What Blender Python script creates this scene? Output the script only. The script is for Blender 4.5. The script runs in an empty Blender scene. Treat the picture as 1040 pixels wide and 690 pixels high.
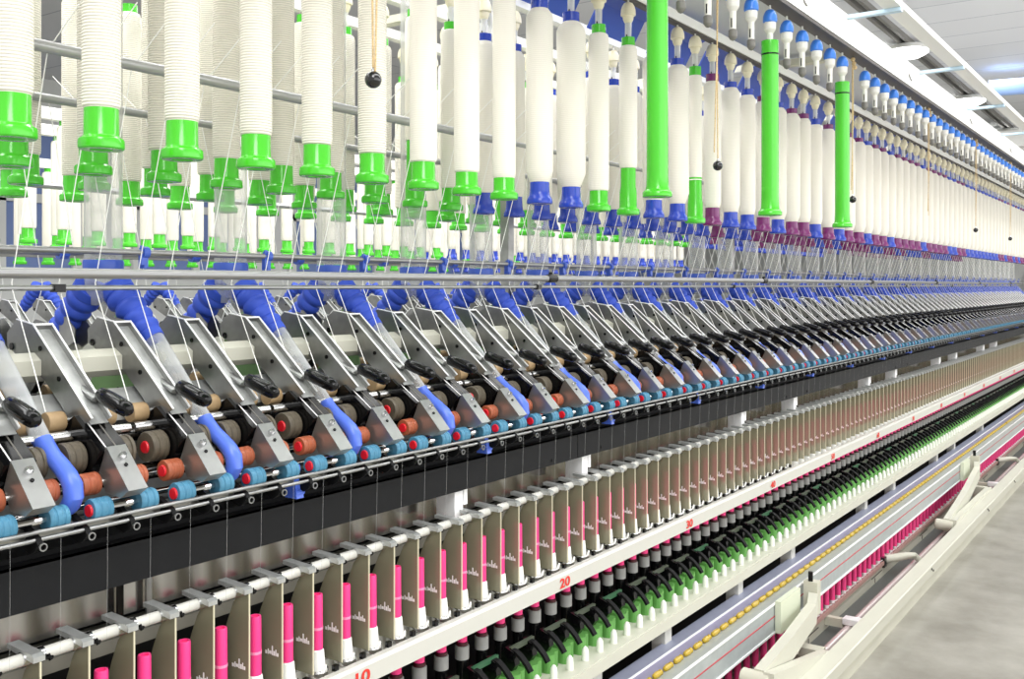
import bpy, math, random
from mathutils import Vector, Matrix
random.seed(7)
scn = bpy.context.scene
COL = scn.collection
# ------------------------------------------------------------------ set-up
# machine coordinates: L = metres left of the camera, s = metres along the machine, z = metres above the eye
H = 1.24; VX, VY, F = 1216.0, 290.0, 1000.0
TAN = (VX-520)/F; TH = math.atan(TAN); Q = math.cos(TH); K = F/Q**2
P = 0.07                                   # spindle gauge
def W(L, s, z): return Vector((-L, s, H+z))
def s_at(x, L): return L*(K/(VX-x)-TAN)
def L_at(x, s): return s/(K/(VX-x)-TAN)
def z_at(x, y, L): return (VY-y)/(VX-x)*L/Q
def px(L, s): return VX-K*L/(s+TAN*L)
def Lz(x, y, s):
    L = L_at(x, s); return (L, z_at(x, y, L))

# ------------------------------------------------------------------ materials
def lin(c):
    return tuple(((v/255)/12.92 if v/255 <= .04045 else ((v/255+.055)/1.055)**2.4) for v in c)
MATS = {}
def mat(name, rgb, rough=.5, metal=0, spec=.5, noise=0, nscale=40, bump=0, trans=0, coat=0):
    m = bpy.data.materials.new(name); m.use_nodes = True
    nt = m.node_tree; b = nt.nodes['Principled BSDF']
    c = lin(rgb)
    b.inputs['Base Color'].default_value = (*c, 1)
    b.inputs['Roughness'].default_value = rough
    b.inputs['Metallic'].default_value = metal
    b.inputs['Specular IOR Level'].default_value = spec
    if coat: b.inputs['Coat Weight'].default_value = coat; b.inputs['Coat Roughness'].default_value = .08
    if noise or bump:
        tc = nt.nodes.new('ShaderNodeTexCoord'); n = nt.nodes.new('ShaderNodeTexNoise')
        n.inputs['Scale'].default_value = nscale; n.inputs['Detail'].default_value = 3
        nt.links.new(tc.outputs['Object'], n.inputs['Vector'])
        if noise:
            r = nt.nodes.new('ShaderNodeMapRange'); r.inputs['From Min'].default_value = .3; r.inputs['From Max'].default_value = .7
            r.inputs['To Min'].default_value = 1-noise; r.inputs['To Max'].default_value = 1+noise
            mx = nt.nodes.new('ShaderNodeMix'); mx.data_type = 'RGBA'; mx.blend_type = 'MULTIPLY'; mx.inputs['Factor'].default_value = 1
            mx.inputs['A'].default_value = (*c, 1)
            nt.links.new(n.outputs['Fac'], r.inputs['Value']); nt.links.new(r.outputs['Result'], mx.inputs['B'])
            nt.links.new(mx.outputs['Result'], b.inputs['Base Color'])
        if bump:
            bp = nt.nodes.new('ShaderNodeBump'); bp.inputs['Strength'].default_value = bump; bp.inputs['Distance'].default_value = .002
            nt.links.new(n.outputs['Fac'], bp.inputs['Height']); nt.links.new(bp.outputs['Normal'], b.inputs['Normal'])
    MATS[name] = m
    return m
G_GREEN = mat('green_plastic', (72, 196, 38), .22, coat=.3)
G_BLUE = mat('blue_plastic', (28, 62, 176), .25, coat=.3)
G_PURP = mat('purple_plastic', (112, 26, 98), .25, coat=.3)
def roving_mat(name, rgb, dist, colv):
    m = mat(name, rgb, .9, spec=.15); nt = m.node_tree; b = nt.nodes['Principled BSDF']
    tc = nt.nodes.new('ShaderNodeTexCoord'); w = nt.nodes.new('ShaderNodeTexWave'); w.bands_direction = 'Z'
    w.inputs['Scale'].default_value = 70; w.inputs['Distortion'].default_value = .25; w.inputs['Detail'].default_value = 1
    nt.links.new(tc.outputs['Object'], w.inputs['Vector'])
    cr = nt.nodes.new('ShaderNodeValToRGB'); c = lin(rgb)
    cr.color_ramp.elements[0].position = 0; cr.color_ramp.elements[0].color = (*[v*colv for v in c], 1)  # shade in the grooves between windings is painted into the colour
    cr.color_ramp.elements[1].position = .3; cr.color_ramp.elements[1].color = (*c, 1)
    nt.links.new(w.outputs['Fac'], cr.inputs['Fac']); nt.links.new(cr.outputs['Color'], b.inputs['Base Color'])
    bp = nt.nodes.new('ShaderNodeBump'); bp.inputs['Strength'].default_value = dist; bp.inputs['Distance'].default_value = .002
    nt.links.new(w.outputs['Fac'], bp.inputs['Height']); nt.links.new(bp.outputs['Normal'], b.inputs['Normal'])
    return m
ROV = roving_mat('roving_ridged', (240, 236, 222), .5, .72)
ROVS = roving_mat('roving_smooth', (240, 236, 224), .12, .94)
YARN = mat('white_yarn', (250, 250, 245), .9, spec=.1)
ROPE = mat('tan_rope', (206, 180, 134), .8, noise=.25, nscale=300)
BALL = mat('black_gloss', (14, 14, 16), .12, coat=.6)
BLACK = mat('black_plastic', (11, 11, 12), .14, spec=.3)
BLACKM = mat('black_matt', (16, 16, 17), .6, noise=.15, nscale=60, spec=0.15)
DARKB = mat('dark_bar', (20, 21, 23), .55, noise=.1, nscale=30, spec=0.2)
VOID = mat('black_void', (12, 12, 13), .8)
STEEL = mat('brushed_steel', (160, 161, 160), .3, metal=.88, noise=.12, nscale=25)
STEELD = mat('plate_steel', (150, 150, 148), .34, metal=.85, noise=.25, nscale=18)
RIM = mat('bright_edge', (250, 250, 250), .3, metal=.1)
CHROME = mat('chrome', (215, 215, 215), .14, metal=1)
GREYBAR = mat('grey_pipe', (172, 173, 172), .32, metal=.5)
ALU = mat('brushed_aluminium', (188, 190, 188), .36, metal=.6, noise=.1, nscale=60)
PIPE = mat('satin_pipe', (160, 160, 160), .33, metal=.75)
BELL = mat('bellows_blue', (58, 88, 200), .5, spec=.35)
ELB = mat('elbow_blue', (84, 116, 222), .3)
CLIPB = mat('clip_blue', (66, 98, 196), .35)
def clear_mat(name, fac, rgb, rough):
    m = bpy.data.materials.new(name); m.use_nodes = True; nt = m.node_tree; nt.nodes.clear()
    o = nt.nodes.new('ShaderNodeOutputMaterial'); t = nt.nodes.new('ShaderNodeBsdfTransparent'); p = nt.nodes.new('ShaderNodeBsdfPrincipled')
    t.inputs['Color'].default_value = (.97, .975, .975, 1)
    p.inputs['Base Color'].default_value = (*lin(rgb), 1); p.inputs['Roughness'].default_value = rough
    lw = nt.nodes.new('ShaderNodeLayerWeight'); lw.inputs['Blend'].default_value = .35
    mr = nt.nodes.new('ShaderNodeMapRange'); mr.inputs['To Min'].default_value = fac; mr.inputs['To Max'].default_value = min(1, fac+.55)
    mx = nt.nodes.new('ShaderNodeMixShader')
    nt.links.new(lw.outputs['Facing'], mr.inputs['Value']); nt.links.new(mr.outputs['Result'], mx.inputs['Fac'])
    nt.links.new(t.outputs[0], mx.inputs[1]); nt.links.new(p.outputs[0], mx.inputs[2]); nt.links.new(mx.outputs[0], o.inputs['Surface'])
    return m
THREAD = clear_mat('fine_thread', .12, (250, 250, 248), .7)
CLEAR = clear_mat('clear_tube', .27, (206, 207, 202), .1)
CLEARP = clear_mat('clear_pipe', .28, (215, 218, 220), .1)
SMOKE = clear_mat('hanger_clear', .5, (235, 235, 230), .1)
WHITEP = mat('white_plastic', (236, 235, 226), .35)
BEIGEP = mat('beige_plastic', (238, 230, 200), .4)
CAPB = mat('cap_blue', (62, 132, 232), .3, coat=.2)
GREYT = mat('grey_rubber', (120, 118, 112), .5)
R_BLUE = mat('roller_blue', (70, 130, 160), .45, noise=.12, nscale=80)
R_ORANGE = mat('roller_orange', (164, 88, 58), .42, noise=.1, nscale=80)
R_BEIGE = mat('roller_tan', (158, 132, 96), .5, noise=.1, nscale=80)
R_APRON = mat('apron_olive', (92, 84, 70), .5, noise=.15, nscale=120)
R_RED = mat('red_cap', (228, 30, 44), .3)
R_GREEN = mat('green_cap', (20, 130, 80), .3)
PINK = mat('pink_tube', (255, 62, 140), .38)
PINKD = mat('pink_tube_deep', (255, 74, 144), .45)
SEP = mat('separator_khaki', (150, 147, 122), .22, spec=.8, metal=.25, noise=.06, nscale=12)
def sep_mat():
    m = SEP; nt = m.node_tree; b = nt.nodes['Principled BSDF']; b.inputs['Coat Weight'].default_value = .9; b.inputs['Coat Roughness'].default_value = .16
sep_mat()
SEPE = mat('separator_edge', (214, 208, 180), .4)
CREAM = mat('cream_paint', (204, 203, 188), .4, noise=.02, nscale=8)
CREAMR = mat('ring_rail_white', (208, 207, 199), .4)
CREAMP = mat('cream_panel', (205, 203, 186), .45, noise=.04, nscale=8)
LEDGE = mat('brown_ledge', (176, 140, 132), .4)
GREYC = mat('knurled_grey', (150, 150, 148), .55)
HGREEN = mat('housing_green', (104, 166, 84), .4)
DGREEN = mat('dark_green_bar', (52, 96, 66), .4)
OLIVE = mat('olive_bar', (74, 82, 68), .4)
CONE = mat('white_cone', (238, 240, 230), .4)
LAV = mat('lavender_grey', (148, 152, 172), .4, metal=.2, noise=.06, nscale=20)
LAVD = mat('lavender_dark', (132, 128, 152), .45, metal=.1)
BEAMG = mat('beam_grey', (182, 190, 190), .35, metal=.3, noise=.06, nscale=30)
YEL = mat('yellow_plastic', (184, 154, 34), .35)
REDL = mat('red_line', (190, 60, 70), .5)
REDN = mat('red_number', (226, 52, 40), .5)
ROOF = mat('creel_roof_grey', (206, 208, 212), .5)
BLUEF = mat('flap_blue', (52, 86, 190), .35)
PALEF = mat('flap_pale', (180, 205, 240), .3)
DARKE = mat('dark_edge', (64, 58, 54), .5)
BEAMW = mat('white_beam', (245, 245, 240), .4)
LBLUE = mat('light_blue_bar', (196, 222, 240), .4)
GPLATE = mat('pale_green_plate', (140, 182, 122), .45)
WALLM = mat('wall_paint', (226, 228, 226), .7, noise=.02, nscale=3)
DUCT = mat('duct_blue', (150, 180, 232), .4)
WIN = mat('blind_blue', (120, 142, 196), .5)
YTAPE = mat('yellow_tape', (226, 196, 60), .6)
LAMP = bpy.data.materials.new('lamp_glow'); LAMP.use_nodes = True
LAMP.node_tree.nodes['Principled BSDF'].inputs['Emission Color'].default_value = (1, 1, 1, 1)
LAMP.node_tree.nodes['Principled BSDF'].inputs['Emission Strength'].default_value = 5

def floor_mat():
    m = mat('concrete_floor', (196, 194, 186), .42); nt = m.node_tree; b = nt.nodes['Principled BSDF']
    tc = nt.nodes.new('ShaderNodeTexCoord'); n1 = nt.nodes.new('ShaderNodeTexNoise'); n1.inputs['Scale'].default_value = 3.2; n1.inputs['Detail'].default_value = 9; n1.inputs['Roughness'].default_value = .66
    nt.links.new(tc.outputs['Object'], n1.inputs['Vector'])
    cr = nt.nodes.new('ShaderNodeValToRGB'); e = cr.color_ramp.elements
    e[0].position = .32; e[0].color = (*lin((128, 125, 115)), 1); e[1].position = .68; e[1].color = (*lin((168, 165, 156)), 1)
    nt.links.new(n1.outputs['Fac'], cr.inputs['Fac'])
    nt.links.new(cr.outputs['Color'], b.inputs['Base Color'])
    r = nt.nodes.new('ShaderNodeMapRange'); r.inputs['To Min'].default_value = .25; r.inputs['To Max'].default_value = .6
    nt.links.new(n1.outputs['Fac'], r.inputs['Value']); nt.links.new(r.outputs['Result'], b.inputs['Roughness'])
    return m
def ceil_mat():
    m = mat('ceiling_tiles', (224, 226, 230), .8); nt = m.node_tree; b = nt.nodes['Principled BSDF']
    tc = nt.nodes.new('ShaderNodeTexCoord'); br = nt.nodes.new('ShaderNodeTexBrick'); br.offset = 0
    br.inputs['Scale'].default_value = 1; br.inputs['Brick Width'].default_value = 2.4; br.inputs['Row Height'].default_value = .6
    br.inputs['Mortar Size'].default_value = .008
    br.inputs['Color1'].default_value = (*lin((222, 223, 225)), 1); br.inputs['Color2'].default_value = (*lin((217, 218, 220)), 1); br.inputs['Mortar'].default_value = (*lin((176, 180, 186)), 1)
    nt.links.new(tc.outputs['Object'], br.inputs['Vector']); nt.links.new(br.outputs['Color'], b.inputs['Base Color'])
    return m

# ------------------------------------------------------------------ mesh helpers
class MB:
    def __init__(self): self.v = []; self.f = []; self.sm = []
    def add(self, vs, fs, smooth=False):
        n = len(self.v); self.v += [Vector(v) for v in vs]
        self.f += [[i+n for i in f] for f in fs]; self.sm += [smooth]*len(fs)
        return self
    def box(self, L0, L1, s0, s1, z0, z1):
        return self.prism([(L0, z0), (L1, z0), (L1, z1), (L0, z1)], s0, s1)
    def prism(self, prof, s0, s1):                 # profile in (L, z), extruded along s
        n = len(prof)
        vs = [(-L, s0, z) for L, z in prof]+[(-L, s1, z) for L, z in prof]
        fs = [[i, (i+1) % n, n+(i+1) % n, n+i] for i in range(n)]+[list(range(n))[::-1], list(range(n, 2*n))]
        return self.add(vs, fs)
    def strip(self, prof, s0, s1, th=.002):        # open polyline sheet with thickness th
        pts = [Vector((L, z)) for L, z in prof]; off = []
        for i, p in enumerate(pts):
            d = (pts[min(i+1, len(pts)-1)]-pts[max(i-1, 0)]).normalized(); off.append(p+Vector((-d.y, d.x))*th)
        return self.prism([tuple(p) for p in pts]+[tuple(p) for p in off[::-1]], s0, s1)
    def tube(self, pts, r, n=12, smooth=True, cap=True, flat=1.0):   # pts in (L, s, z)
        P3 = [Vector((-a, b, c)) for a, b, c in pts]; rs = r if isinstance(r, (list, tuple)) else [r]*len(P3)
        vs = []; fs = []; ref = None
        for i, p in enumerate(P3):
            if i == 0: d = P3[1]-p
            elif i == len(P3)-1: d = p-P3[-2]
            else: d = (P3[i+1]-p).normalized()+(p-P3[i-1]).normalized()
            if d.length < 1e-9: d = Vector((0, 0, 1))
            d.normalize()
            if ref is None: ref = Vector((0, 1, 0)) if abs(d.y) < .9 else Vector((0, 0, 1))
            u = (ref-d*ref.dot(d)).normalized(); w = d.cross(u); ref = u
            for k in range(n):
                a = 2*math.pi*k/n
                vs.append(p+(u*math.cos(a)+w*math.sin(a)*flat)*rs[i])
        for i in range(len(P3)-1):
            for k in range(n):
                fs.append([i*n+k, i*n+(k+1) % n, (i+1)*n+(k+1) % n, (i+1)*n+k])
        self.add(vs, fs, smooth)
        if cap: self.add([vs[k] for k in range(n)], [list(range(n))[::-1]]); self.add(vs[-n:], [list(range(n))])
        return self
    def lathe(self, prof, c=(0, 0, 0), axis='z', n=20, smooth=True):  # prof: (r, h); centre c in (L, s, z)
        C = Vector((-c[0], c[1], c[2])); vs = []; fs = []
        for r, h in prof:
            for k in range(n):
                a = 2*math.pi*k/n; x, y = r*math.cos(a), r*math.sin(a)
                v = {'z': Vector((x, y, h)), 's': Vector((x, h, y)), 'l': Vector((h, x, y))}[axis]
                vs.append(C+v)
        m = len(prof)
        for i in range(m-1):
            for k in range(n): fs.append([i*n+k, i*n+(k+1) % n, (i+1)*n+(k+1) % n, (i+1)*n+k])
        self.add(vs, fs, smooth)
        if prof[0][0] > 1e-5: self.add(vs[:n], [list(range(n))[::-1]])
        if prof[-1][0] > 1e-5: self.add(vs[-n:], [list(range(n))])
        return self
    def ball(self, c, r, n=16, squash=1):
        return self.lathe([(max(r*math.sin(math.pi*i/10), 1e-6), -r*squash*math.cos(math.pi*i/10)) for i in range(11)], c, 'z', n)
    def build(self, name, m, parent=None, org=(0, 0, 0)):
        me = bpy.data.meshes.new(name); O = Vector((-org[0], org[1], org[2]))
        me.from_pydata([v-O for v in self.v], [], self.f)
        for p, s in zip(me.polygons, self.sm): p.use_smooth = s
        me.materials.append(m); me.validate(); me.update()
        bmn = __import__('bmesh').new(); bmn.from_mesh(me); __import__('bmesh').ops.recalc_face_normals(bmn, faces=bmn.faces); bmn.to_mesh(me); bmn.free()
        if any(self.sm): me.set_sharp_from_angle(angle=math.radians(30))
        o = bpy.data.objects.new(name, me); COL.objects.link(o)
        if parent is not None: o.parent = parent
        else: o.location = W(*org)
        return o
def tag(o, label, cat, group=None, kind=None):
    o['label'] = label; o['category'] = cat
    if group: o['group'] = group
    if kind: o['kind'] = kind
    return o
def thing(name, label, cat, L, s, z, group=None, rot=0):
    o = bpy.data.objects.new(name, None); COL.objects.link(o); o.empty_display_size = .02
    o.location = W(L, s, z); o.rotation_euler = (0, 0, rot)
    return tag(o, label, cat, group)
KIDS = {}
def kids(o):
    if o.name not in KIDS: KIDS[o.name] = [c for c in bpy.data.objects if c.parent == o]
    return KIDS[o.name]
def dup(root, L, s, z, label=None, group=None, rot=None, parts=True):
    r = root.copy(); COL.objects.link(r); r.location = W(L, s, z)
    if rot is not None: r.rotation_euler = (0, 0, rot)
    if label: r['label'] = label
    if group: r['group'] = group
    if parts:
        for ch in kids(root):
            c = ch.copy(); COL.objects.link(c); c.parent = r
            for g in kids(ch):
                d = g.copy(); COL.objects.link(d); d.parent = c
    return r
def nth(i):
    return '%d%s' % (i, 'th' if 10 <= i % 100 <= 20 else {1: 'st', 2: 'nd', 3: 'rd'}.get(i % 10, 'th'))
def one(name, mb, m, label, cat, org=(0, 0, 0), group=None):
    return tag(mb.build(name, m, None, org), label, cat, group)
def struct(name, mb, m):
    o = mb.build(name, m); o.location = W(0, 0, 0); o['kind'] = 'structure'; return o
def long_one(name, mb, m, label, cat, group=None):
    return tag(mb.build(name, m), label, cat, group)
# note: build() with no parent and org 0 puts the object at W(0,0,0) so profile z stays relative to the eye

S0, S1 = .30, 11.6          # the near side of the machine runs from S0 to S1

# ------------------------------------------------------------------ room
FM = floor_mat(); CM = ceil_mat()
CZ = 2.4
struct('floor', MB().box(-3.5, 11, -2.5, 26, -H-.1, -H), FM)
struct('ceiling', MB().box(-3.5, 11, -2.5, 26, CZ, CZ+.1), CM)
struct('wall_back', MB().box(11, 11.1, -2.5, 26, -H, CZ), WALLM)
struct('wall_end', MB().box(-3.5, 11.1, 26, 26.1, -H, CZ), WALLM)
for i in range(8):
    s = 2.2+i*2.6
    w = bpy.data.objects.new('window_%d' % (i+1), None); COL.objects.link(w); w.location = W(10.98, s, 0); w['kind'] = 'structure'
    f = MB()
    for a, b, c, d in ((0, 1.9, .1, .2), (0, 1.9, .95, 1.05), (0, 1.9, 1.75, 1.9), (0, .12, .1, 1.9), (.9, 1.0, .1, 1.9), (1.8, 1.92, .1, 1.9)):
        f.box(10.92, 11.0, s+a, s+b, c, d)
    f.build('window_frame', WALLM, w, (10.98, s, 0))
    p = MB().box(10.97, 11.0, s+.05, s+1.85, .15, 1.8); p.build('window_blind', WIN, w, (10.98, s, 0))
long_one('floor_tape', MB().box(.385, .447, -1, 20, -H, -H+.0015), YTAPE, 'yellow tape line on the concrete aisle floor at the bottom right corner', 'tape')

# ------------------------------------------------------------------ long members of the near machine
def bar(name, L, z, r, s0, s1, m, label, cat, n=14, group=None):
    return long_one(name, MB().tube([(L, s0, z), (L, s1, z)], r, n), m, label, cat, group)
def cyl_row(name, L, z, r, m, label, cat, s0=S0, s1=S1): return bar(name, L, z, r, s0, s1, m, label, cat)

# thick front bar with black sleeves
LB = 1.35; zb = .0106*LB/Q
t = thing('guard_rail_pipe', 'thick satin steel pipe running level across the whole machine at eye height', 'pipe', LB, S0, zb)
MB().tube([(LB, S0, zb), (LB, S1+2, zb)], .0078, 16).build('pipe', PIPE, t, (LB, S0, zb))
sl = s_at(560, LB)
for k in range(-0, 7):
    s = sl+k*1.5
    MB().lathe([(.0078, -.02), (.0105, -.018), (.0105, .018), (.0078, .02)], (LB, s, zb), 's').tube([(LB, s, zb), (LB+.002, s, zb+.016)], .006, 8).build('sleeve', BLACK, t, (LB, S0, zb))
bar('clamp_pipe', 1.525, .058, .0055, S0, S1+2, PIPE, 'thin steel pipe just above the thick eye-height pipe, carrying the blue clips', 'pipe')
bar('clamp_pipe', 1.655, .058, .0055, S0, 9, PIPE, 'thin steel pipe behind the clear tubes, carrying the far side blue clips', 'pipe')
t = thing('roving_guide_pipe', 'thin chrome guide pipe just below the thick eye-height pipe, with black joints', 'pipe', 1.5, S0, -.004)
MB().tube([(1.5, S0, -.004), (1.5, S1+2, -.004)], .0045, 10).build('pipe', STEEL, t, (1.5, S0, -.004))
for k in range(8): MB().box(1.492, 1.508, s_at(57, 1.5)-.006+k*1.4, s_at(57, 1.5)+.012+k*1.4, -.011, .002).build('joint', BLACK, t, (1.5, S0, -.004))
bar('roving_guide_pipe', 1.64, -.004, .0045, S0, 9, CHROME, 'thin chrome guide pipe of the machine far side, seen behind the near one', 'pipe')
# grey upper roving bar
zg = .2075*1.38/Q
one('grey_creel_pipe', MB().tube([(1.38, S0, zg), (1.38, s_at(501, 1.38), zg)], .0093, 16), GREYBAR, 'thick grey pipe slanting across the upper left, behind the front row of bobbins', 'pipe', (1.38, S0, zg))
bar('grey_creel_pipe', 1.38, zg, .006, s_at(503, 1.38), S1, GREYBAR, 'thinner grey pipe continuing the slanting creel pipe to the right of its cut end', 'pipe')
bar('grey_creel_pipe', 1.76, zg, .0085, S0, 9, GREYBAR, 'grey creel pipe of the far side, glimpsed lower behind the upper left bobbins', 'pipe')
# creel rails and roof
def zt(tt, L): return tt*L/Q
LA = 1.005
t = thing('creel_top_beam', 'wide white beam with dark underside running along the top of the machine', 'beam', .98, S0, .82)
MB().prism([(.975, zt(.695, .975)), (1.0, zt(.695, .975)), (1.0, zt(.775, .975)), (.975, zt(.775, .975))], S0, 22).build('white_face', BEAMW, t, (.98, S0, .82))
MB().prism([(.972, zt(.678, .98)), (1.02, zt(.678, .98)), (1.02, zt(.69, .975)), (.972, zt(.69, .975))], S0, 22).build('dark_channel', DARKE, t, (.98, S0, .82))
for k in range(14):
    MB().tube([(.974, 1.6+k*1.33, .87), (.968, 1.6+k*1.33, .85), (.968, 1.62+k*1.33, .845)], .003, 6).build('hook', GREYT, t, (.98, S0, .82))
LRB = 1.252
for L, lab in ((LRB, 'white creel rail carrying the front row of full bobbins, below the wide beam'), (1.55, 'white creel rail above the second row of bobbins'), (1.80, 'white creel rail above the third row of bobbins'), (2.07, 'white creel rail above the fourth row of bobbins')):
    long_one('creel_rail', MB().box(L-.014, L+.014, S0, S1+6, .770, .798), BEAMW, lab, 'rail')
long_one('creel_rail_track', MB().box(LRB-.010, LRB+.010, S0, S1+6, .763, .770), DARKE, 'dark track along the underside of the front white creel rail', 'track')
long_one('creel_roof', MB().box(1.02, 1.36, S0, S1+6, .835, .84), ROOF, 'light grey sheet roof over the outer hangers of the creel', 'roof sheet')
# blue flaps under the roof
fl = None
for k in range(30):
    s = s_at(700, 1.3)+.36*(k-3)
    lab = 'blue and pale flap tucked above the front creel rail, %s from the left' % nth(k+1)
    if fl is None:
        fl = thing('creel_flap', lab, 'flap', 1.3, s, .8, 'blue flaps above the front creel rail')
        MB().strip([(1.40, .72), (1.36, .79), (1.28, .815)], -.1, .17, .004).build('blue_sheet', BLUEF, fl, (1.3, 0, .8))
        MB().strip([(1.345, .80), (1.27, .818), (1.262, .80)], -.02, .12, .004).build('pale_sheet', PALEF, fl, (1.3, 0, .8))
        fl.location = W(1.3, s, .8)
    else: dup(fl, 1.3, s, .8, lab)
# cross brackets carrying the rails
cb = None
for k in range(9):
    s = 1.0+1.26*k
    lab = 'beige cross bracket joining the creel rails, %s from the left' % nth(k+1)
    m = MB().box(1.02, 2.1, s-.018, s+.018, .797, .82)
    one('creel_cross_bracket', m, CREAMP, lab, 'bracket', (1.5, s, .80))
# creel posts
for k in range(-1, 5):
    s = s_at(515, 1.68)+k*1.70
    if s < .4: continue
    t = thing('creel_post', 'grey steel creel post between the bobbin rows, %s from the left' % nth(k+2), 'post', 1.68, s, -H)
    MB().box(1.665, 1.695, s-.014, s+.014, -H, .80).build('post', STEELD, t, (1.68, s, -H))
    MB().box(1.64, 1.72, s-.04, s+.04, -H, -H+.01).build('foot_plate', STEELD, t, (1.68, s, -H))
# travelling cleaner rail
RL = .83
t = thing('cleaner_rail', 'white overhead rail outboard of the top beam with pale blue cross arms', 'rail', RL, S0, .925)
MB().box(.80, .855, S0, 22, .918, .94).build('rail', BEAMW, t, (RL, S0, .925))
for k in range(17):
    s = .22+1.06*k
    MB().box(.80, 1.0, s-.014, s+.014, .905, .917).build('cross_arm', LBLUE, t, (RL, S0, .925))
# ceiling trunking with round lamps
long_one('lighting_track', MB().box(2.28, 2.31, 0, 26, CZ-.05, CZ).box(2.36, 2.39, 0, 26, CZ-.05, CZ), GREYT, 'twin grey lighting track fixed along the ceiling', 'track')
for k in range(6):
    s = 7.0+3.15*k
    lab = 'glowing round ceiling lamp on the twin track, %s from the left' % nth(k+1)
    t = thing('ceiling_lamp', lab, 'lamp', 2.33, s, CZ-.06, 'ceiling lamps')
    MB().lathe([(.05, 0), (.16, -.02), (.2, -.07)], (2.33, s, CZ-.03), 'z').build('housing', BEAMW, t, (2.33, s, CZ-.06))
    MB().lathe([(.001, -.14), (.12, -.13), (.19, -.09), (.19, -.07)], (2.33, s, CZ-.03), 'z').build('diffuser', LAMP, t, (2.33, s, CZ-.06))
for i, (x, y, L, sp) in enumerate(((1004, 90, 1.9, .9), (968, 96, 2.6, .35))):
    s = s_at(x, L); z = z_at(x, y, L)
    m = MB().tube([(L, s, z), (L-sp, s+.15, z), (L-sp-.1, s+.2, z)], .09, 16)
    one('air_duct', m, DUCT, ['blue round air duct hanging below the ceiling at the right edge', 'small blue duct end below the ceiling left of the larger duct'][i], 'duct', (L, s, z))
one('duct_cover', MB().box(2.0, 3.4, 15.5, 19, 1.75, 2.2), BEAMW, 'large white air duct box below the far end of the ceiling', 'duct', (2.7, 17, 1.75))
for k, (a, b) in enumerate(((14.2, 1.7), (16.8, 1.6))):
    one('air_duct', MB().tube([(1.4, a, b), (3.6, a, b)], .1, 14), GREYT, ['nearer', 'farther'][k]+' grey round duct crossing under the far ceiling', 'duct', (2.5, a, b))

# machine body
long_one('support_bar', MB().tube([(1.490, S0, -.128), (1.490, S1, -.128)], .023, 6, smooth=False), CREAM, 'cream six-sided support bar running through all the drafting arms', 'bar')
long_one('support_bar', MB().tube([(1.650, S0, -.128), (1.650, 7, -.128)], .023, 6, smooth=False), CREAM, 'cream support bar of the far side drafting arms', 'bar')
long_one('feed_sheet', MB().strip([(1.455, -.168), (1.415, -.192), (1.412, -.215)], S0, S1, .003), ALU, 'slanted grey steel sheet behind the tan rear rollers', 'sheet')
long_one('centre_beam', MB().box(1.49, 1.65, S0, S1, -.43, -.21), STEELD, 'dull steel centre beam between both drafting sides', 'beam')
long_one('centre_rod', MB().tube([(1.52, S0, -.19), (1.52, S1, -.19)], .01, 10), STEEL, 'steel rod lying on the centre beam behind the arms', 'rod')
for nm, L, z, r, lab in (('rear_fluted_roller', 1.405, -.238, .0135, 'rear steel fluted roller line under the tan rollers'), ('middle_fluted_roller', 1.365, -.294, .0135, 'middle steel fluted roller line under the olive apron rollers'),
                         ('front_fluted_roller', 1.302, -.338, .0095, 'front steel fluted roller line under the blue rollers'), ('clearer_rod', 1.270, -.3297, .0032, 'upper of the two thin steel rods in front of the blue rollers'), ('clearer_rod', 1.270, -.3400, .0032, 'lower of the two thin steel rods in front of the blue rollers'), ('clearer_rod', 1.318, -.318, .005, 'chrome rod between the orange and blue rollers')):
    cyl_row(nm, L, z, r, STEEL if L < 1.31 else CHROME, lab, 'roller' if 'roller' in nm else 'rod')
long_one('drafting_bed', MB().box(1.325, 1.475, S0, S1, -.43, -.372), BLACKM, 'matt black drafting bed under the rollers', 'bed')
# black front cover in sections
zc0, zc1 = zt(-.2395, 1.30), zt(-.279, 1.30)
seams = [S0]+[s_at(587, 1.30)+1.68*k for k in range(-1, 7)]
seams = [s for s in seams if S0 <= s < S1]+[S1]
for i in range(len(seams)-1):
    s0, s1 = seams[i], seams[i+1]-.003
    t = thing('front_cover', 'long black cover strip below the rollers, %s section from the left' % nth(i+1), 'cover', 1.30, s0, zc0, 'black cover strip sections')
    MB().box(1.30, 1.305, s0, s1, zc1, zc0).box(1.30, 1.325, s0, s1, zc0-.003, zc0).build('cover_sheet', DARKB, t, (1.30, s0, zc0))
    for a in (.12, s1-s0-.12):
        MB().lathe([(.004, 0), (.004, .003)], (1.3, s0+a, zc1+.012), 'l', 10).build('screw', VOID, t, (1.30, s0, zc0))
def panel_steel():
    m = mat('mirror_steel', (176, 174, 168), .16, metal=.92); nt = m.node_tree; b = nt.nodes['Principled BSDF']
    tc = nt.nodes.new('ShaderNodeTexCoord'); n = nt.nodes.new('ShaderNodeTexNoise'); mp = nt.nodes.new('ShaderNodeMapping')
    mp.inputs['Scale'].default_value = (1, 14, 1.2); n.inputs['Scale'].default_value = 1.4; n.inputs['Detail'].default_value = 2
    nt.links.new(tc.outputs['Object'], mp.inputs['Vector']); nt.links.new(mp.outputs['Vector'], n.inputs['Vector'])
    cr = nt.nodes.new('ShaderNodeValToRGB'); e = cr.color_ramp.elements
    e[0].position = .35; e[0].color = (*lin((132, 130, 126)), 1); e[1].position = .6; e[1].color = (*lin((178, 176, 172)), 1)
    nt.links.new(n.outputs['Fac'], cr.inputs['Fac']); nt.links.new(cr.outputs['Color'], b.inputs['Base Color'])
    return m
long_one('steel_backplate', MB().box(1.40, 1.405, S0, S1, zt(-.307, 1.4), zt(-.262, 1.4)), panel_steel(), 'polished steel strip between the black cover and the separators', 'panel')
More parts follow.
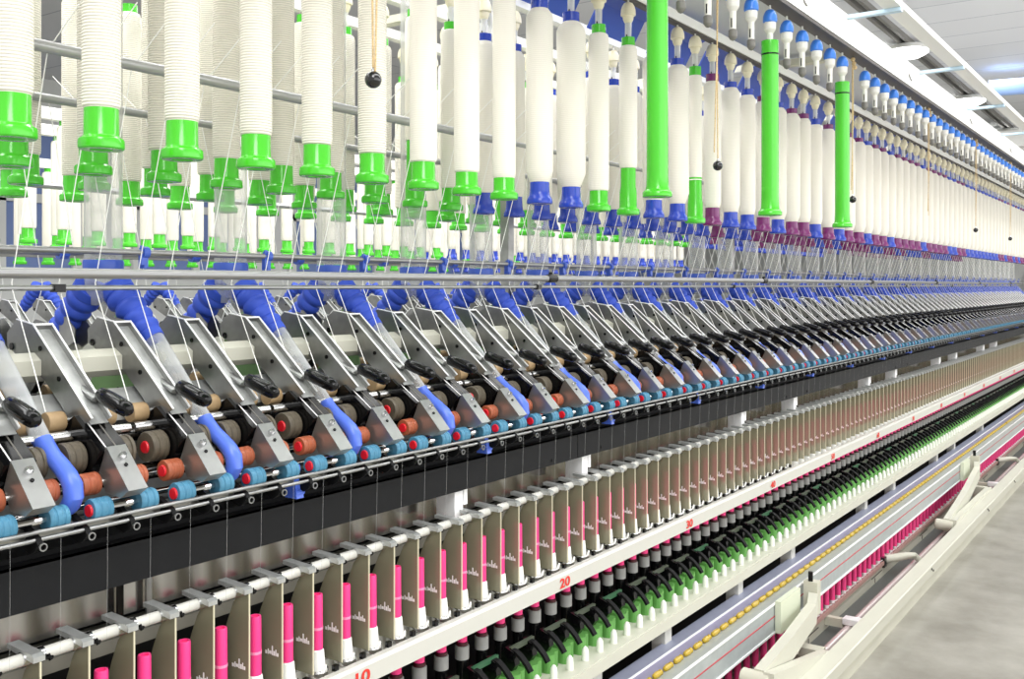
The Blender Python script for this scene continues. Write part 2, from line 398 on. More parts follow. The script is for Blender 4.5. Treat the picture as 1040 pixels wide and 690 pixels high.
long_one('spindle_cavity_panel', MB().box(1.43, 1.44, S0, S1, -.93, -.52), BLACKM, 'dark back panel behind the separators and spindles', 'panel')
long_one('underside_panel', MB().box(1.43, 1.44, S0, S1, -H, -.93), VOID, 'black void panel under the spindle rail', 'panel')  # black sheet stands in for the unlit space below the rail
long_one('steel_ledge', MB().box(1.345, 1.42, S0, S1, -.555, -.535), mat('dull_ledge', (112, 110, 100), .5), 'dull grey ledge behind the separator clamps', 'ledge')
bar('separator_pipe', 1.285, -.499, .0085, S0, S1, CREAMR, 'white pipe to which the separator clamps are fixed', 'pipe')
# white mounting blocks under the cover
for i, x in enumerate((128, 157, 462, 590, 751, 804, 880, 907, 952, 969, 997, 1010)):
    s = s_at(x, 1.37 if i < 2 else 1.325)
    if i < 2:
        one('steel_stay', MB().box(1.385, 1.39, s-.004, s+.006, -.54, -.44), [BLACK, STEEL][i], ['black', 'silver'][i]+' upright stay under the black cover near the left edge', 'stay', (1.387, s, -.54)); continue
    lab = 'white mounting block under the black cover, %s from the left' % nth(i-1)
    t = thing('mounting_block', lab, 'block', 1.36, s, -.53, 'white mounting blocks')
    MB().box(1.31, 1.36, s-.020, s+.009, -.508, -.446).build('block', RIM, t, (1.36, s, -.53))
    MB().box(1.31, 1.35, s+.013, s+.025, -.478, -.440).build('lug', RIM, t, (1.36, s, -.53))
# ring rail with painted numbers
t = thing('ring_rail', 'white ring rail with red numbers running below the separators', 'rail', 1.24, S0, -.7)
MB().prism([(1.237, -.724), (1.253, -.724), (1.253, -.684), (1.240, -.684), (1.235, -.690)], S0, S1).build('front_rail', CREAMR, t, (1.24, S0, -.7))
MB().box(1.306, 1.316, S0, S1, -.72, -.684).build('rear_rail', CREAMR, t, (1.24, S0, -.7))
for k in range(13):
    s = s_at(846, 1.235)+.7*(k-4)
    if k in (0,): s = s_at(367, 1.235)
    c = bpy.data.curves.new('rail_number', 'FONT'); c.body = str(10*(k+1)); c.size = .027; c.extrude = .0003; c.offset = .0006; c.align_x = 'CENTER'
    tmp = bpy.data.objects.new('tmp', c); COL.objects.link(tmp)
    bpy.context.view_layer.update()
    me = bpy.data.meshes.new_from_object(tmp); bpy.data.objects.remove(tmp)
    me.materials.append(REDN)
    o = bpy.data.objects.new('rail_number', me); COL.objects.link(o); o.parent = t
    o.location = W(1.2345, s, -.717)-t.location; o.rotation_euler = (math.pi/2, 0, math.pi/2); o.scale = (1.7, 1.15, 1)
# spindle rail
t = thing('spindle_rail', 'cream spindle rail carrying the green housings and white cones', 'rail', 1.2, S0, -.91)
MB().prism([(1.173, -.922), (1.30, -.922), (1.30, -.896), (1.173, -.896)], S0, S1).build('rail_top', CREAM, t, (1.2, S0, -.91))
MB().box(1.168, 1.173, S0, S1, -.926, -.898).build('rail_lip', CREAM, t, (1.2, S0, -.91))
for i, x in enumerate((600, 672, 746, 800, 875, 904, 948, 966, 995)):
    s = s_at(x, 1.2)
    one('support_post', MB().prism([(1.18, -H), (1.22, -H), (1.22, -.922), (1.18, -.922)], s-.02, s+.02), CREAMR, 'cream leg under the spindle rail against the black void, %s from the left' % nth(i+1), 'leg', (1.2, s, -H), 'legs under the spindle rail')
# doffer beam
t = thing('doffer_beam', 'grey and lavender metal doffer beam with a red line and yellow grips', 'beam', 1.06, S0, -1.0)
zq = -.971
MB().prism([(1.19, -.970), (1.152, -.972), (1.15, -.976), (1.188, -.98)], S0, S1).build('rear_panel', LAV, t, (1.06, S0, -1.0))
MB().prism([(1.15, -.969), (1.147, -.969), (1.147, -.978), (1.15, -.978)], S0, S1).build('white_ridge', RIM, t, (1.06, S0, -1.0))
MB().prism([(1.147, -.974), (1.112, -.982), (1.112, -.986), (1.147, -.979)], S0, S1).build('trough', LAVD, t, (1.06, S0, -1.0))
MB().prism([(1.112, -.982), (1.063, -.972), (1.063, -.976), (1.112, -.986)], S0, S1).build('top_face', BEAMG, t, (1.06, S0, -1.0))
MB().box(1.058, 1.063, S0, S1, -.976, zq).build('edge_strip', RIM, t, (1.06, S0, -1.0))
MB().box(1.060, 1.066, S0, S1, zt(-.8215, 1.06), -.976).build('front_face', BEAMG, t, (1.06, S0, -1.0))
MB().box(1.0585, 1.060, S0, S1, -1.0125, -1.0095).build('red_line', REDL, t, (1.06, S0, -1.0))
MB().box(1.057, 1.0605, S0, S1, -1.063, -1.057).build('lower_lip', RIM, t, (1.06, S0, -1.0))
gm = MB().lathe([(.003, -.022), (.0065, -.018), (.0085, 0), (.0055, .012), (.0075, .018), (.003, .024)], (1.11, 0, -.975), 's', 10)
g0 = gm.build('yellow_grip', YEL, t, (1.06, 0, -1.0)); g0.location = (0, 1.75-S0, 0)
for k in range(1, 99):
    g = g0.copy(); COL.objects.link(g); g.location = (0, 1.75-S0+k*.0603, 0)
g = MB().tube([(1.11, s_at(705, 1.11)*0+1.75+99*.0603, -.975), (1.11, S1, -.975)], .008, 8).build('yellow_grip', YEL, t, (1.06, S0, -1.0)); g['kind'] = 'stuff'
# conveyor base
long_one('peg_belt', MB().box(1.09, 1.15, S0+1, S1, -1.178, -1.170).box(1.086, 1.09, S0+1, S1, -1.182, -1.167), LEDGE, 'reddish brown peg belt ledge under the pink tubes', 'ledge')
t = thing('base_panel', 'cream steel base panel below the pink tubes', 'panel', 1.1, S0, -H)
MB().box(1.095, 1.135, S0+1, S1, -H, -1.178).build('panel', CREAMP, t, (1.1, S0, -H))
for k in range(8):
    s = 3.3+k*.85
    MB().box(1.0935, 1.095, s, s+.16, -1.206, -1.203).box(1.0935, 1.095, s+.05, s+.055, -1.232, -1.212).build('slot', DARKE, t, (1.1, S0, -H))
long_one('trough_strip', MB().box(1.035, 1.095, S0+1, S1, -H, -H+.006), mat('trough_grey', (88, 90, 88), .5), 'dark grey trough strip on the floor behind the round guide rail', 'strip')
long_one('round_guide_rail', MB().tube([(1.012, S0+1, -1.212), (1.012, S1, -1.212)], .013, 14).box(1.008, 1.016, S0+1, S1, -H, -1.22), mat('pinkish_rail', (220, 204, 202), .25, metal=.3), 'pinkish white round rail between the base panel and the cream front beam', 'rail')
t = thing('front_beam', 'heavy cream box beam nearest the aisle floor', 'beam', .9, S0, -H)
MB().prism([(.882, -1.174), (.93, -1.174), (.935, -1.13), (.882, -1.13), (.879, -1.134)], S0+1, S1).build('beam', CREAM, t, (.9, S0, -H))
MB().box(.90, .925, S0+1, S1, -H, -1.174).build('base_skirt', CREAMP, t, (.9, S0, -H))
for x in (946, 1003, 1030):
    for q in (0, .03):
        s = s_at(x, .88)+q; MB().lathe([(.0045, -.001), (.0045, .002)], (.879, s, -1.145-q*.4), 'l', 8).build('bolt_hole', VOID, t, (.9, S0, -H))
for i, (x, y) in enumerate(((866, 631), (1009, 492), (828, 682))):
    L = 1.0; s = s_at(x, L)
    t = thing('rail_clamp', 'white clamp block over the round guide rail, %s' % ['below the middle of the pink row', 'farther right beside the second linkage', 'nearest the bottom edge'][i], 'clamp', L, s, -1.2)
    MB().box(.972, 1.03, s-.022, s+.022, -1.198, -1.178).build('block', RIM, t, (L, s, -1.2))
    MB().box(1.03, 1.095, s-.012, s+.012, -1.215, -1.185).build('stay', CREAMP, t, (L, s, -1.2))
for i, (x, y) in enumerate(((900, 576), (1014, 472))):
    s = s_at(x, 1.09)
    t = thing('curved_bracket', 'cream curved bracket reaching from the base panel over the round rail, %s one' % ['nearer', 'farther'][i], 'bracket', 1.09, s, -1.17)
    MB().tube([(1.10, s, -1.17), (1.06, s+.03, -1.165), (1.03, s+.09, -1.165), (1.005, s+.13, -1.17), (.985, s+.14, -1.19), (.975, s+.14, -1.215)], [.018, .018, .016, .014, .014, .013], 12).build('arm', CREAM, t, (1.09, s, -1.17))
    MB().box(1.085, 1.10, s-.045, s-.01, -1.195, -1.155).build('socket', BLACK, t, (1.09, s, -1.17))
# scissor linkages
def linkage(lab, br, el, kn):
    sb = s_at(br[0], 1.05); zb_ = z_at(br[0], br[1], 1.05)
    t = thing('doffer_linkage', lab, 'linkage', 1.05, sb, zb_)
    o = (1.05, sb, zb_)
    MB().box(1.04, 1.058, sb-.23, sb-.05, -1.062, -.965).build('bracket_plate', mat('pale_bracket%d' % br[0], (214, 220, 196), .4), t, o)
    MB().box(1.005, 1.05, sb+.01, sb+.045, -1.065, -.960).build('bracket_cheek', CREAMP, t, o)
    MB().lathe([(.008, -.02), (.008, .02)], (1.03, sb+.02, -.950), 'z', 10).build('pin', BLACK, t, o)
    se = s_at(el[0], 1.0); ze = z_at(el[0], el[1], 1.0); sk = s_at(kn[0], 1.0); zk = z_at(kn[0], kn[1], 1.0)
    a = [(1.03, sb+.0, zb_+.015), (1.02, sb-.045, zb_-.015), (1.0, se+(sb-se)*.45, ze+(zb_-ze)*.38), (.995, se, ze)]
    m = MB()
    w0 = [.022, .03, .034, .03]
    vs = []
    for (L, s, z), w in zip(a, w0): vs += [(-L, s, z+w), (-L, s, z-w), (-L+.03, s, z-w), (-L+.03, s, z+w)]
    fs = [[0, 1, 2, 3]]
    for i in range(3):
        for k in range(4): fs.append([i*4+k, i*4+(k+1) % 4, i*4+4+(k+1) % 4, i*4+4+k])
    fs.append([15, 14, 13, 12]); m.add(vs, fs); m.build('upper_arm', CREAM, t, o)
    m = MB(); vs = []
    for (L, s, z), w in zip([(.965, se-.01, ze), (.965, sk, zk)], [.03, .034]): vs += [(-L, s, z+w), (-L, s, z-w), (-L+.03, s, z-w), (-L+.03, s, z+w)]
    m.add(vs, [[0, 1, 2, 3], [7, 6, 5, 4]]+[[k, (k+1) % 4, 4+(k+1) % 4, 4+k] for k in range(4)]).build('lower_arm', CREAM, t, o)
    MB().lathe([(.022, -.04), (.026, -.036), (.026, .036), (.022, .04)], (.99, se, ze), 'l', 14).build('elbow_joint', CREAMP, t, o)
    MB().box(.96, 1.03, sk-.01, sk+.035, zk-.055, zk+.03).build('foot_knuckle', CREAMP, t, o)
    MB().tube([(1.0, sk+.02, zk-.04), (1.0, sk+.02, -1.205)], .012, 8).build('foot_pin', GREYT, t, o)
linkage('nearer cream scissor linkage joining the doffer beam to the base rail', (815, 612), (764, 690), (822, 668))
linkage('farther cream scissor linkage joining the doffer beam to the base rail', (985, 475), (957, 533), (994, 500))

# ------------------------------------------------------------------ roving bobbins
ZB, ZT = zt(-.1236*-1, 1.25), 0
ZB = .1236*1.25/Q            # lower rim of every bobbin
BH = .474
def tube_prof(kind):
    if kind == 'flange':    # wide green foot
        return [(.0150, .004), (.0158, 0), (.0285, 0), (.0305, .002), (.0308, .004), (.0308, .012), (.0300, .0145), (.0246, .0185), (.0236, .021), (.0230, .062), (.0205, .075), (.0180, BH-.03), (.0180, BH), (.0120, BH), (.0120, BH-.01)]
    if kind == 'bell':      # blue and purple foot
        return [(.0150, .004), (.0165, 0), (.0285, 0), (.0300, .002), (.0300, .007), (.0285, .013), (.0242, .020), (.0232, .028), (.0222, .060), (.0210, .075), (.0190, BH-.03), (.0205, BH-.028), (.0205, BH), (.0120, BH), (.0120, BH-.01)]
COLS = {'g': G_GREEN, 'b': G_BLUE, 'p': G_PURP}
CN = {'g': 'green', 'b': 'blue', 'p': 'purple'}
PROTO = {}
def bobbin_proto(col, rad, z0, z1, ridged):
    key = (col, rad, z0, z1, ridged)
    if key in PROTO: return PROTO[key], False
    t = thing('roving_bobbin', '', 'bobbin', 0, 0, 0)
    MB().lathe(tube_prof('flange' if col == 'g' else 'bell'), n=28).build('core_tube', COLS[col], t)
    if rad:
        if col == 'g': pr = [(.0216, z0), (rad-.001, z0+.004), (rad, z0+.012), (rad, z1-.012), (rad-.003, z1-.003), (.018, z1)]
        else:
            sh = min(.045, (rad-.02)*1.6+.008)
            pr = [(.0222, z0), (.0235, z0+.002), (rad, z0+sh), (rad, z1-sh*.7), (rad-.004, z1-sh*.4), (.02, z1)]
        MB().lathe(pr, n=28).build('roving_package', ROV if ridged else ROVS, t)
    PROTO[key] = t
    return t, True
# hangers
HP = {}
def hanger_proto(kind):
    if kind in HP: return HP[kind], False
    t = thing('bobbin_hanger', '', 'hanger', 0, 0, 0)
    MB().tube([(0, 0, 0), (0, 0, -.018), (.004, 0, -.026)], .003, 8).build('hook', WHITEP, t)
    capm = CAPB if kind == 'a' else BEIGEP
    MB().lathe([(.004, -.012), (.0115, -.0155), (.0165, -.023), (.0195, -.033), (.0203, -.044), (.0200, -.048), (.0165, -.050)], n=18).build('dome_cap', capm, t)
    MB().lathe([(.0160, -.050), (.0172, -.053), (.0165, -.070), (.0105, -.079), (.0088, -.081)] if kind == 'a' else [(.0150, -.050), (.0140, -.058), (.0105, -.066), (.0088, -.068)], n=18).build('cup', WHITEP if kind == 'a' else BEIGEP, t)
    MB().lathe([(.0088, -.066 if kind == 'b' else -.080), (.0084, -.13)], n=12).build('shaft', SMOKE if kind == 'b' else WHITEP, t)
    MB().box(.0015, -.0015, -.0096, -.0080, -.124, -.10).build('slot', BLACK, t)
    MB().lathe([(.009, -.128), (.0115, -.131), (.0115, -.148), (.007, -.155), (.001, -.158)], n=14).build('tip', GREYT, t)
    HP[kind] = t
    return t, True
def place(proto_new, L, s, z, name_label, cat, group, rot=0):
    t, new = proto_new
    if new:
        t.location = W(L, s, z); t.rotation_euler = (0, 0, rot); t['label'] = name_label; t['category'] = cat
        if group: t['group'] = group
        return t
    return dup(t, L, s, z, name_label, group, rot)
KIDS.clear()
rowsB_x = [12, 103, 185, 260, 322, 378, 430, 474, 512, 548, 580, 608, 638, 664, 688, 706, 723.5, 742, 759, 775, 790, 804, 816, 828, 841, 852, 861, 872, 880, 888]
specB = {0: ('g', .0257, .055, .455, 1), 1: ('g', .0257, .055, .455, 1), 2: ('g', .0254, .055, .455, 1), 3: ('g', .0255, .052, .455, 1), 4: ('g', .0262, .052, .455, 1), 5: ('g', .0262, .052, .455, 1),
         6: ('g', .0268, .052, .455, 0), 7: ('g', .0268, .045, .455, 0), 8: ('g', .0255, .045, .455, 0), 9: ('b', .0315, .05, .452, 0), 10: ('b', .0355, .05, .452, 0), 11: ('g', .0262, .05, .452, 0),
         12: ('g', .0245, .125, .452, 0), 13: ('b', .0315, .05, .456, 0), 14: ('b', .0335, .05, .456, 0), 15: ('g', .0205, .13, .452, 0), 16: ('p', .027, .055, .452, 0), 17: ('b', .0300, .05, .456, 0), 18: ('b', .0275, .05, .455, 0),
         19: ('p', .031, .05, .456, 0), 20: ('b', .031, .05, .456, 0), 21: ('p', .031, .05, .456, 0), 22: ('p', .0275, .055, .456, 0), 23: ('b', .0275, .055, .452, 0), 24: ('p', .031, .05, .456, 0), 25: ('b', .031, .05, .456, 0), 26: ('p', .031, .05, .456, 0), 27: ('p', .031, .05, .456, 0)}
DESC = {}
def bobbin_label(col, fat, row, k, s):
    return ('%s bobbin with %s ends, %s from the left in the %s hanging row' % (fat, CN[col], nth(k+1), row))
ZH = .770
NB = 72
def is_far(k): return k >= 30
for k in range(NB):
    s = s_at(rowsB_x[k], 1.25) if k < len(rowsB_x) else s_at(rowsB_x[-1], 1.25)+.14*(k-len(rowsB_x)+1)
    if k in specB: sp = specB[k]
    else:
        c = 'b' if (44 < k < 54 or random.random() < .3) else 'p'
        sp = (c, .031, .05, .456, 0)
    fat = 'thin nearly spent' if sp[1] < .025 else ('slim ridged white' if sp[4] else ('plump white' if sp[1] > .03 else 'slim white'))
    if is_far(k):
        lab = 'full white roving bobbin with %s ends far to the right in the front hanging row' % CN[sp[0]]; grp = 'far %s ended bobbins in the front row' % CN[sp[0]]
    else: lab = bobbin_label(sp[0], fat, 'front', k, s); grp = 'roving bobbins in the front hanging row'
    place(bobbin_proto(*sp), 1.25, s, ZB, lab, 'bobbin', grp, rot=random.uniform(0, 3))
    hl = ('beige capped hanger holding the %s bobbin from the left in the front row' % nth(k+1)) if not is_far(k) else 'beige capped hanger far to the right above the front row of bobbins'
    place(hanger_proto('b'), 1.25, s, ZH, hl, 'hanger', 'hangers above the front row' if not is_far(k) else 'far hangers above the front row')
# row A: nearly empty outer row with bare green tubes
xa = {667.6: 1, 691.5: 0, 719: 0, 744.3: 0, 763: 0, 782: 1}
sA = s_at(782, LA); pitchA = .14
green_k = []
cntA = 0
for k in range(-8, 58):
    s = sA+pitchA*k
    if k < 0:
        s = s_at([763, 744.3, 719, 691.5, 667.6][-k-1], LA) if k >= -5 else s_at(667.6, LA)-.14*(-k-5)
    if px(LA, s) < 540: continue
    if k == 6: continue        # a rope hangs here
    cntA += 1
    lab = ('blue capped hanger under the top beam, %s from the left' % nth(cntA)) if cntA < 32 else 'small blue capped hanger far along under the top beam'
    place(hanger_proto('a'), LA, s, .803, lab, 'hanger', 'blue capped hangers' if cntA < 32 else 'far blue capped hangers')
    if k in (-5, 0, 5):
        key = ('bare',)
        if key not in PROTO:
            t = thing('empty_bobbin', '', 'bobbin', 0, 0, 0)
            MB().lathe([(.018, .004), (.019, 0), (.0315, 0), (.0335, .002), (.0335, .010), (.0320, .013), (.0272, .017), (.0256, .024), (.0246, .05), (.0240, .455), (.0244, .458), (.0244, .50), (.015, .50), (.015, .49)], n=32).build('bare_tube', G_GREEN, t)
            MB().lathe([(.0240, .4585), (.0249, .459), (.0249, .463), (.0240, .4635)], n=28).build('black_band', BLACK, t)
            PROTO[key] = t; new = True
        else: new = False
        place((PROTO[key], new), LA, s, .200, 'bare bright green bobbin tube, %s of the three hanging in front' % {-5: 'leftmost', 0: 'middle', 5: 'rightmost'}[k], 'bobbin', 'bare green tubes')
# rows C, D, E of the same creel
for row, L, n, ph in (('second', 1.545, 56, .0), ('third', 1.80, 52, .02), ('fourth', 2.07, 44, .0)):
    for k in range(n):
        s = .693+ph+.14*(k-1) if row != 'second' else s_at(95, L)+.14*(k-2)
        if s < .45 or px(L, s) < -20: continue
        r = random.random(); xx = px(L, s)
        c = 'g' if xx < (485 if L < 1.6 else 545) else ('b' if xx < 720 else ('p' if r < .6 else 'b'))
        if L > 2: c = 'g' if xx < 700 else 'b'
        rad = random.choice([.0262, .0285, .0262]) if c == 'g' else .030
        if random.random() < .07 and c == 'g': sp = ('g', .0235, .16, .456, 0)
        else: sp = (c, rad, .055, .455, 1 if xx < 420 else 0)
        fk = px(L, s)
        far = fk > 620
        idx = k+1
        lab = 'white roving bobbin with %s ends, %s from the left in the %s hanging row' % (CN[c], nth(idx), row) if not far else 'white roving bobbin with %s ends half hidden far along the %s hanging row' % (CN[c], row)
        place(bobbin_proto(*sp), L, s, ZB, lab, 'bobbin', ('bobbins in the %s hanging row' % row) if not far else 'hidden far %s bobbins of the %s row' % (CN[c], row), rot=random.uniform(0, 3))
        if px(L, s) > 300 or k < 3:
            place(hanger_proto('b'), L, s, ZH, ('hanger over the %s bobbin from the left in the %s row' % (nth(idx), row)) if not far else 'hanger far along the %s row' % row, 'hanger', 'hangers of the %s row' % row)
# neighbour machine creel
for row, L, n, zz in (('nearest', 3.55, 42, .155), ('middle', 3.9, 44, .15), ('farthest', 4.6, 46, .10)):
    for k in range(n):
        s = L*.515+.14*k
        xx = px(L, s)
        c = 'g' if xx < 470+random.uniform(-60, 60) else 'b'
        rad = .027
        lab = 'distant bobbin with %s foot, %s row of machine behind, %s from the left' % (CN[c], row, nth(k+1))
        place(bobbin_proto(c, rad, .055, .452, 0), L, s, zz, lab, 'bobbin', 'bobbins on the machine behind, %s row' % row)
    long_one('far_creel_rail', MB().box(L-.02, L+.02, 1, 11, zz+BH-.004, zz+BH+.04), BEAMW, 'white creel rail over the %s bobbin row of the machine behind' % row, 'rail')
long_one('far_machine_pipe', MB().tube([(3.4, 1, .36), (3.4, 11, .36)], .012, 8).tube([(3.4, 1, .11), (3.4, 11, .11)], .01, 8), GREYBAR, 'pair of grey pipes along the machine behind', 'pipe')
long_one('spinning_machine', MB().box(3.86, 4.1, 1, 11, -H, -.22), STEELD, 'cream body of the machine behind, glimpsed low between the tubes', 'machine body')

# ropes with black balls
for i, (s, ballq) in enumerate(((s_at(379, LA), 1), (s_at(729, LA), 1), (s_at(866, LA), 1), (s_at(943, LA), 0), (s_at(991, LA), 1), (s_at(1026, LA), 1))):
    zball = -(81-VY)/(VX-379)*LA/Q
    o = (LA, s, .8)
    t = thing('pull_rope', ['tan pull rope with black ball hanging before the left bobbins', 'tan pull rope with black ball just right of the leftmost green tube', 'tan pull rope with black ball just right of the rightmost green tube', 'tan pull rope loop without a ball', 'tan pull rope with small black ball, second from the right', 'tan pull rope with tiny black ball, rightmost'][i], 'rope', LA, s, .8)
    m = MB().tube([(LA, s-.002, .82), (LA, s-.006, .7), (LA, s, zball+.012)], .0016, 6)
    m.tube([(LA, s+.004, .82), (LA-.01, s-(.03 if i else 0)+.002, .6), (LA-.004, s-(.032 if i else 0), zball+.03 if i else zball+.012)], .0016, 6)
    m.build('rope', ROPE, t, o)
    m = MB()
    for q in range(3): m.ball((LA-.004, s+.012*(q-1), .80-.012*q), .008, 8)
    m.build('knot', ROPE, t, o)
    if ballq:
        MB().ball((LA, s, zball), .0128, 20).build('ball', BALL, t, o)
        MB().lathe([(.004, .010), (.0035, .016), (.002, .018)], (LA, s, zball), 'z', 10).build('ball_collar', CHROME, t, o)

# ------------------------------------------------------------------ suction tubes, bellows and elbows
LT = 1.59
sT = s_at(105, LT)
t = thing('suction_tube', '', 'tube', LT, 0, 0)
pr = [(.0315, .046), (.032, .05), (.032, .78)]
m = MB().lathe(pr, (LT, 0, 0), 'z', 24); m.f = [f for f in m.f if len(f) == 4]; m.sm = [True]*len(m.f); m.build('clear_tube', CLEAR, t, (LT, 0, 0))
MB().lathe([(.030, .024), (.034, .026), (.0345, .04), (.033, .045)], (LT, 0, 0), 'z', 24).build('blue_collar', CLIPB, t, (LT, 0, 0))
MB().lathe([(.020, -.035), (.030, -.01), (.032, .018)], (LT, 0, 0), 'z', 20).build('clear_junction', CLEARP, t, (LT, 0, 0))
m = MB().tube([(1.525, .032, .058), (1.525, .044, .058)], .0105, 14).box(1.520, 1.537, .034, .042, .03, .055).box(1.520, 1.524, .028, .034, .036, .070)
m.build('pipe_clip', CLIPB, t, (LT, 0, 0))
m = MB().tube([(1.655, -.046, .058), (1.655, -.030, .058)], .0115, 12); m.build('pipe_clip', CLIPB, t, (LT, 0, 0))
def bellows_path(): 
    a = Vector((1.572, -.004)); b = Vector((1.486, -.094)); pts = []; rs = []
    N = 60
    for i in range(N+1):
        u = i/N; p = a.lerp(b, u); base = .030*(1-u)+.0195*u
        rs.append(base+(.0055*abs(math.sin(math.pi*(u-.14)/.74*4.0))-.003 if .14 < u < .88 else 0)); pts.append((p.x, .012+.018*u, p.y))
    return pts, rs
bp, br = bellows_path()
bel = thing('bellows_hose', '', 'hose', 1.54, 0, 0)
MB().tube(bp, br, 20).build('blue_bellows', BELL, bel, (1.54, 0, 0))
m = MB().tube([(1.486, .030, -.094), (1.418, .034, -.164), (1.356, .038, -.229)], [.018, .0155, .0128], 16, cap=False); m.build('clear_pipe', CLEARP, bel, (1.54, 0, 0))
el = [(1.362, .038, -.2225), (1.354, .038, -.232), (1.334, .038, -.2445), (1.314, .039, -.2565), (1.299, .040, -.2680), (1.290, .041, -.2800), (1.288, .041, -.2950), (1.295, .041, -.3065), (1.304, .041, -.3130)]
MB().tube(el, [.0142, .0142, .0125, .0125, .0132, .0138, .0138, .0132, .012], 16).build('blue_elbow', ELB, bel, (1.54, 0, 0))
KIDS.clear()
nT = 0
firstT = firstB = True
for k in range(-1, 40):
    s = sT+.28*k
    if s < .42 or s > S1: continue
    near = px(LT, s) < 900
    if px(LT, s) > 0: nT += 1
    lab = ('clear vertical suction tube with blue collar, %s from the left' % nth(nT)) if near else 'thin clear suction tube far along to the right'
    lb2 = ('ribbed blue bellows hose slanting toward the viewer, %s from the left' % nth(nT)) if near else 'tiny ribbed blue bellows hose far along to the right'
    if firstT: t.location = W(LT, s, 0); t['label'] = lab; t['group'] = 'clear suction tubes'; firstT = False
    else: dup(t, LT, s, 0, lab, 'clear suction tubes' if near else 'far clear suction tubes')
    if firstB: bel.location = W(1.54, s, 0); bel['label'] = lb2; bel['group'] = 'near side bellows hoses'; firstB = False
    else: dup(bel, 1.54, s, 0, lb2, 'near side bellows hoses' if near else 'far away bellows hoses')
    if px(1.6, s) < 860:
        dup(bel, 2*LT-1.54, s-.0, 0, 'dark ribbed bellows hose leaning away to the far side, %s from the left' % nth(nT+1), 'far side bellows hoses', rot=math.pi)
# blue bottom outlets every fourth arm
s = s_at(299, 1.30); k = 0
while s < S1:
    m = MB().prism([(1.285, -.372), (1.315, -.372), (1.315, -.315), (1.295, -.315)], s-.008, s+.008).tube([(1.29, s-.010, -.362), (1.29, s+.010, -.362)], .006, 8)
    one('outlet_nozzle', m, ELB, 'light blue nozzle foot under the rollers, %s from the left' % nth(k+1), 'nozzle', (1.3, s, -.37), 'blue nozzle feet')
    s += .56; k += 1

# ------------------------------------------------------------------ drafting arms
sa = s_at(130, 1.27)
O = (1.40, 0, -.15)
def q(x, y, ds=0): return Lz(x, y, sa+ds)
arm = thing('drafting_unit', '', 'machine arm', *O)
top_r, top_m = q(33, 330), q(92.5, 425)
q_ = lambda x, y: q(x, y, -.0165)
plate = [q_(93, 426), q_(60, 373), q_(33, 330), q_(16.5, 325), q_(7, 338), q_(7.5, 352), q_(16, 360), q_(45, 386), q_(62, 412), q_(76, 437)]
def shift(pts, dL, dz): return [(a+dL, b+dz) for a, b in pts]
MB().prism(plate, -.0165, -.0145).build('side_plate', STEELD, arm, O)
MB().prism([(a-.0005, b) for a, b in plate], .0145, .0165).build('side_plate', STEELD, arm, O)
edge = plate[:4]
web = shift(edge[:3], .005, -.008)
MB().strip(web[::-1], -.0145, .0145, .0015).build('channel_web', ALU, arm, O)
for sg in (-.0155, .0155):
    m = MB().tube([(a, sg, b+.0008) for a, b in (edge if sg < 0 else edge[:3])], .0017, 6); m.build('rim', RIM, arm, O)
MB().tube([(edge[2][0], -.0155, edge[2][1]), (edge[2][0], .0155, edge[2][1])], .0018, 6).build('rim', RIM, arm, O)
# slot and screws on the near plate
for (x, y, r) in ((12, 352, .006), (41, 354, .004), (60, 385, .004)):
    a, b = q(x, y, -.017); MB().lathe([(r, -.0185), (r, -.0165)], (a, 0, b), 's', 10).build('screw', BLACK, arm, O)
web_slot = [q(48, 354), q(64, 381)]
MB().strip([(Vector(edge[2])*(1-u)+Vector(edge[0])*u+Vector((.005, -.0072)))[:] for u in (.62, .22)], -.0105, -.0065, .0008).build('slot', BLACK, arm, O)
# black clamp housing
b0, b1 = Vector(q(90, 422)), Vector(q(116, 458)); d = (b1-b0).normalized(); n = Vector((-d.y, d.x))
if n.y > 0: n = -n
# n points down and away from the aisle
hs = [b0-n*.002, b1-n*.004, b1+n*.012, b1+n*.058-d*.0, b0+d*.03+n*.09, b0-d*.006+n*.06, b0+n*.01-d*.006]
MB().prism([tuple(v) for v in hs], -.024, .021).build('clamp_housing', BLACK, arm, O)
for ds in (-.012, .004): 
    m = MB().tube([(b0.x-.0002, ds, b0.y+.0025), (b1.x, ds, b1.y+.0045)], .0012, 6); m.build('housing_rib', RIM if ds < 0 else GREYT, arm, O)
# metal box at the end
bx = [q(108, 454, -.016), q(131, 499, -.016), q(123, 506, -.016), q(108, 501, -.016), q(101, 480, -.016)]
MB().prism(bx, -.0165, .0150).build('metal_box', mat('satin_box', (168, 164, 158), .28, metal=.8), arm, O)
u0, u1 = Vector(bx[0]), Vector(bx[1]); ud = (u1-u0).normalized(); un = Vector((-ud.y, ud.x)); un = un if un.y > 0 else -un
MB().strip([tuple(u0+un*.0002), tuple(u1+un*.0002)] if True else [], -.0165, .0150, .0012).build('box_lid', STEEL, arm, O)
e0, e1 = u0+ud*.022, u0+ud*.036
MB().tube([(e0.x, -.001, e0.y), (e0.x+un.x*.006, -.001, e0.y+un.y*.006)], .006, 6, smooth=False).tube([(e0.x+un.x*.006, -.001, e0.y+un.y*.006), (e0.x+un.x*.010, -.001, e0.y+un.y*.010)], .0035, 10).build('screw', CHROME, arm, O)
MB().tube([(e1.x, -.001, e1.y), (e1.x+un.x*.0022, -.001, e1.y+un.y*.0022)], .0028, 10).build('hole', VOID, arm, O)
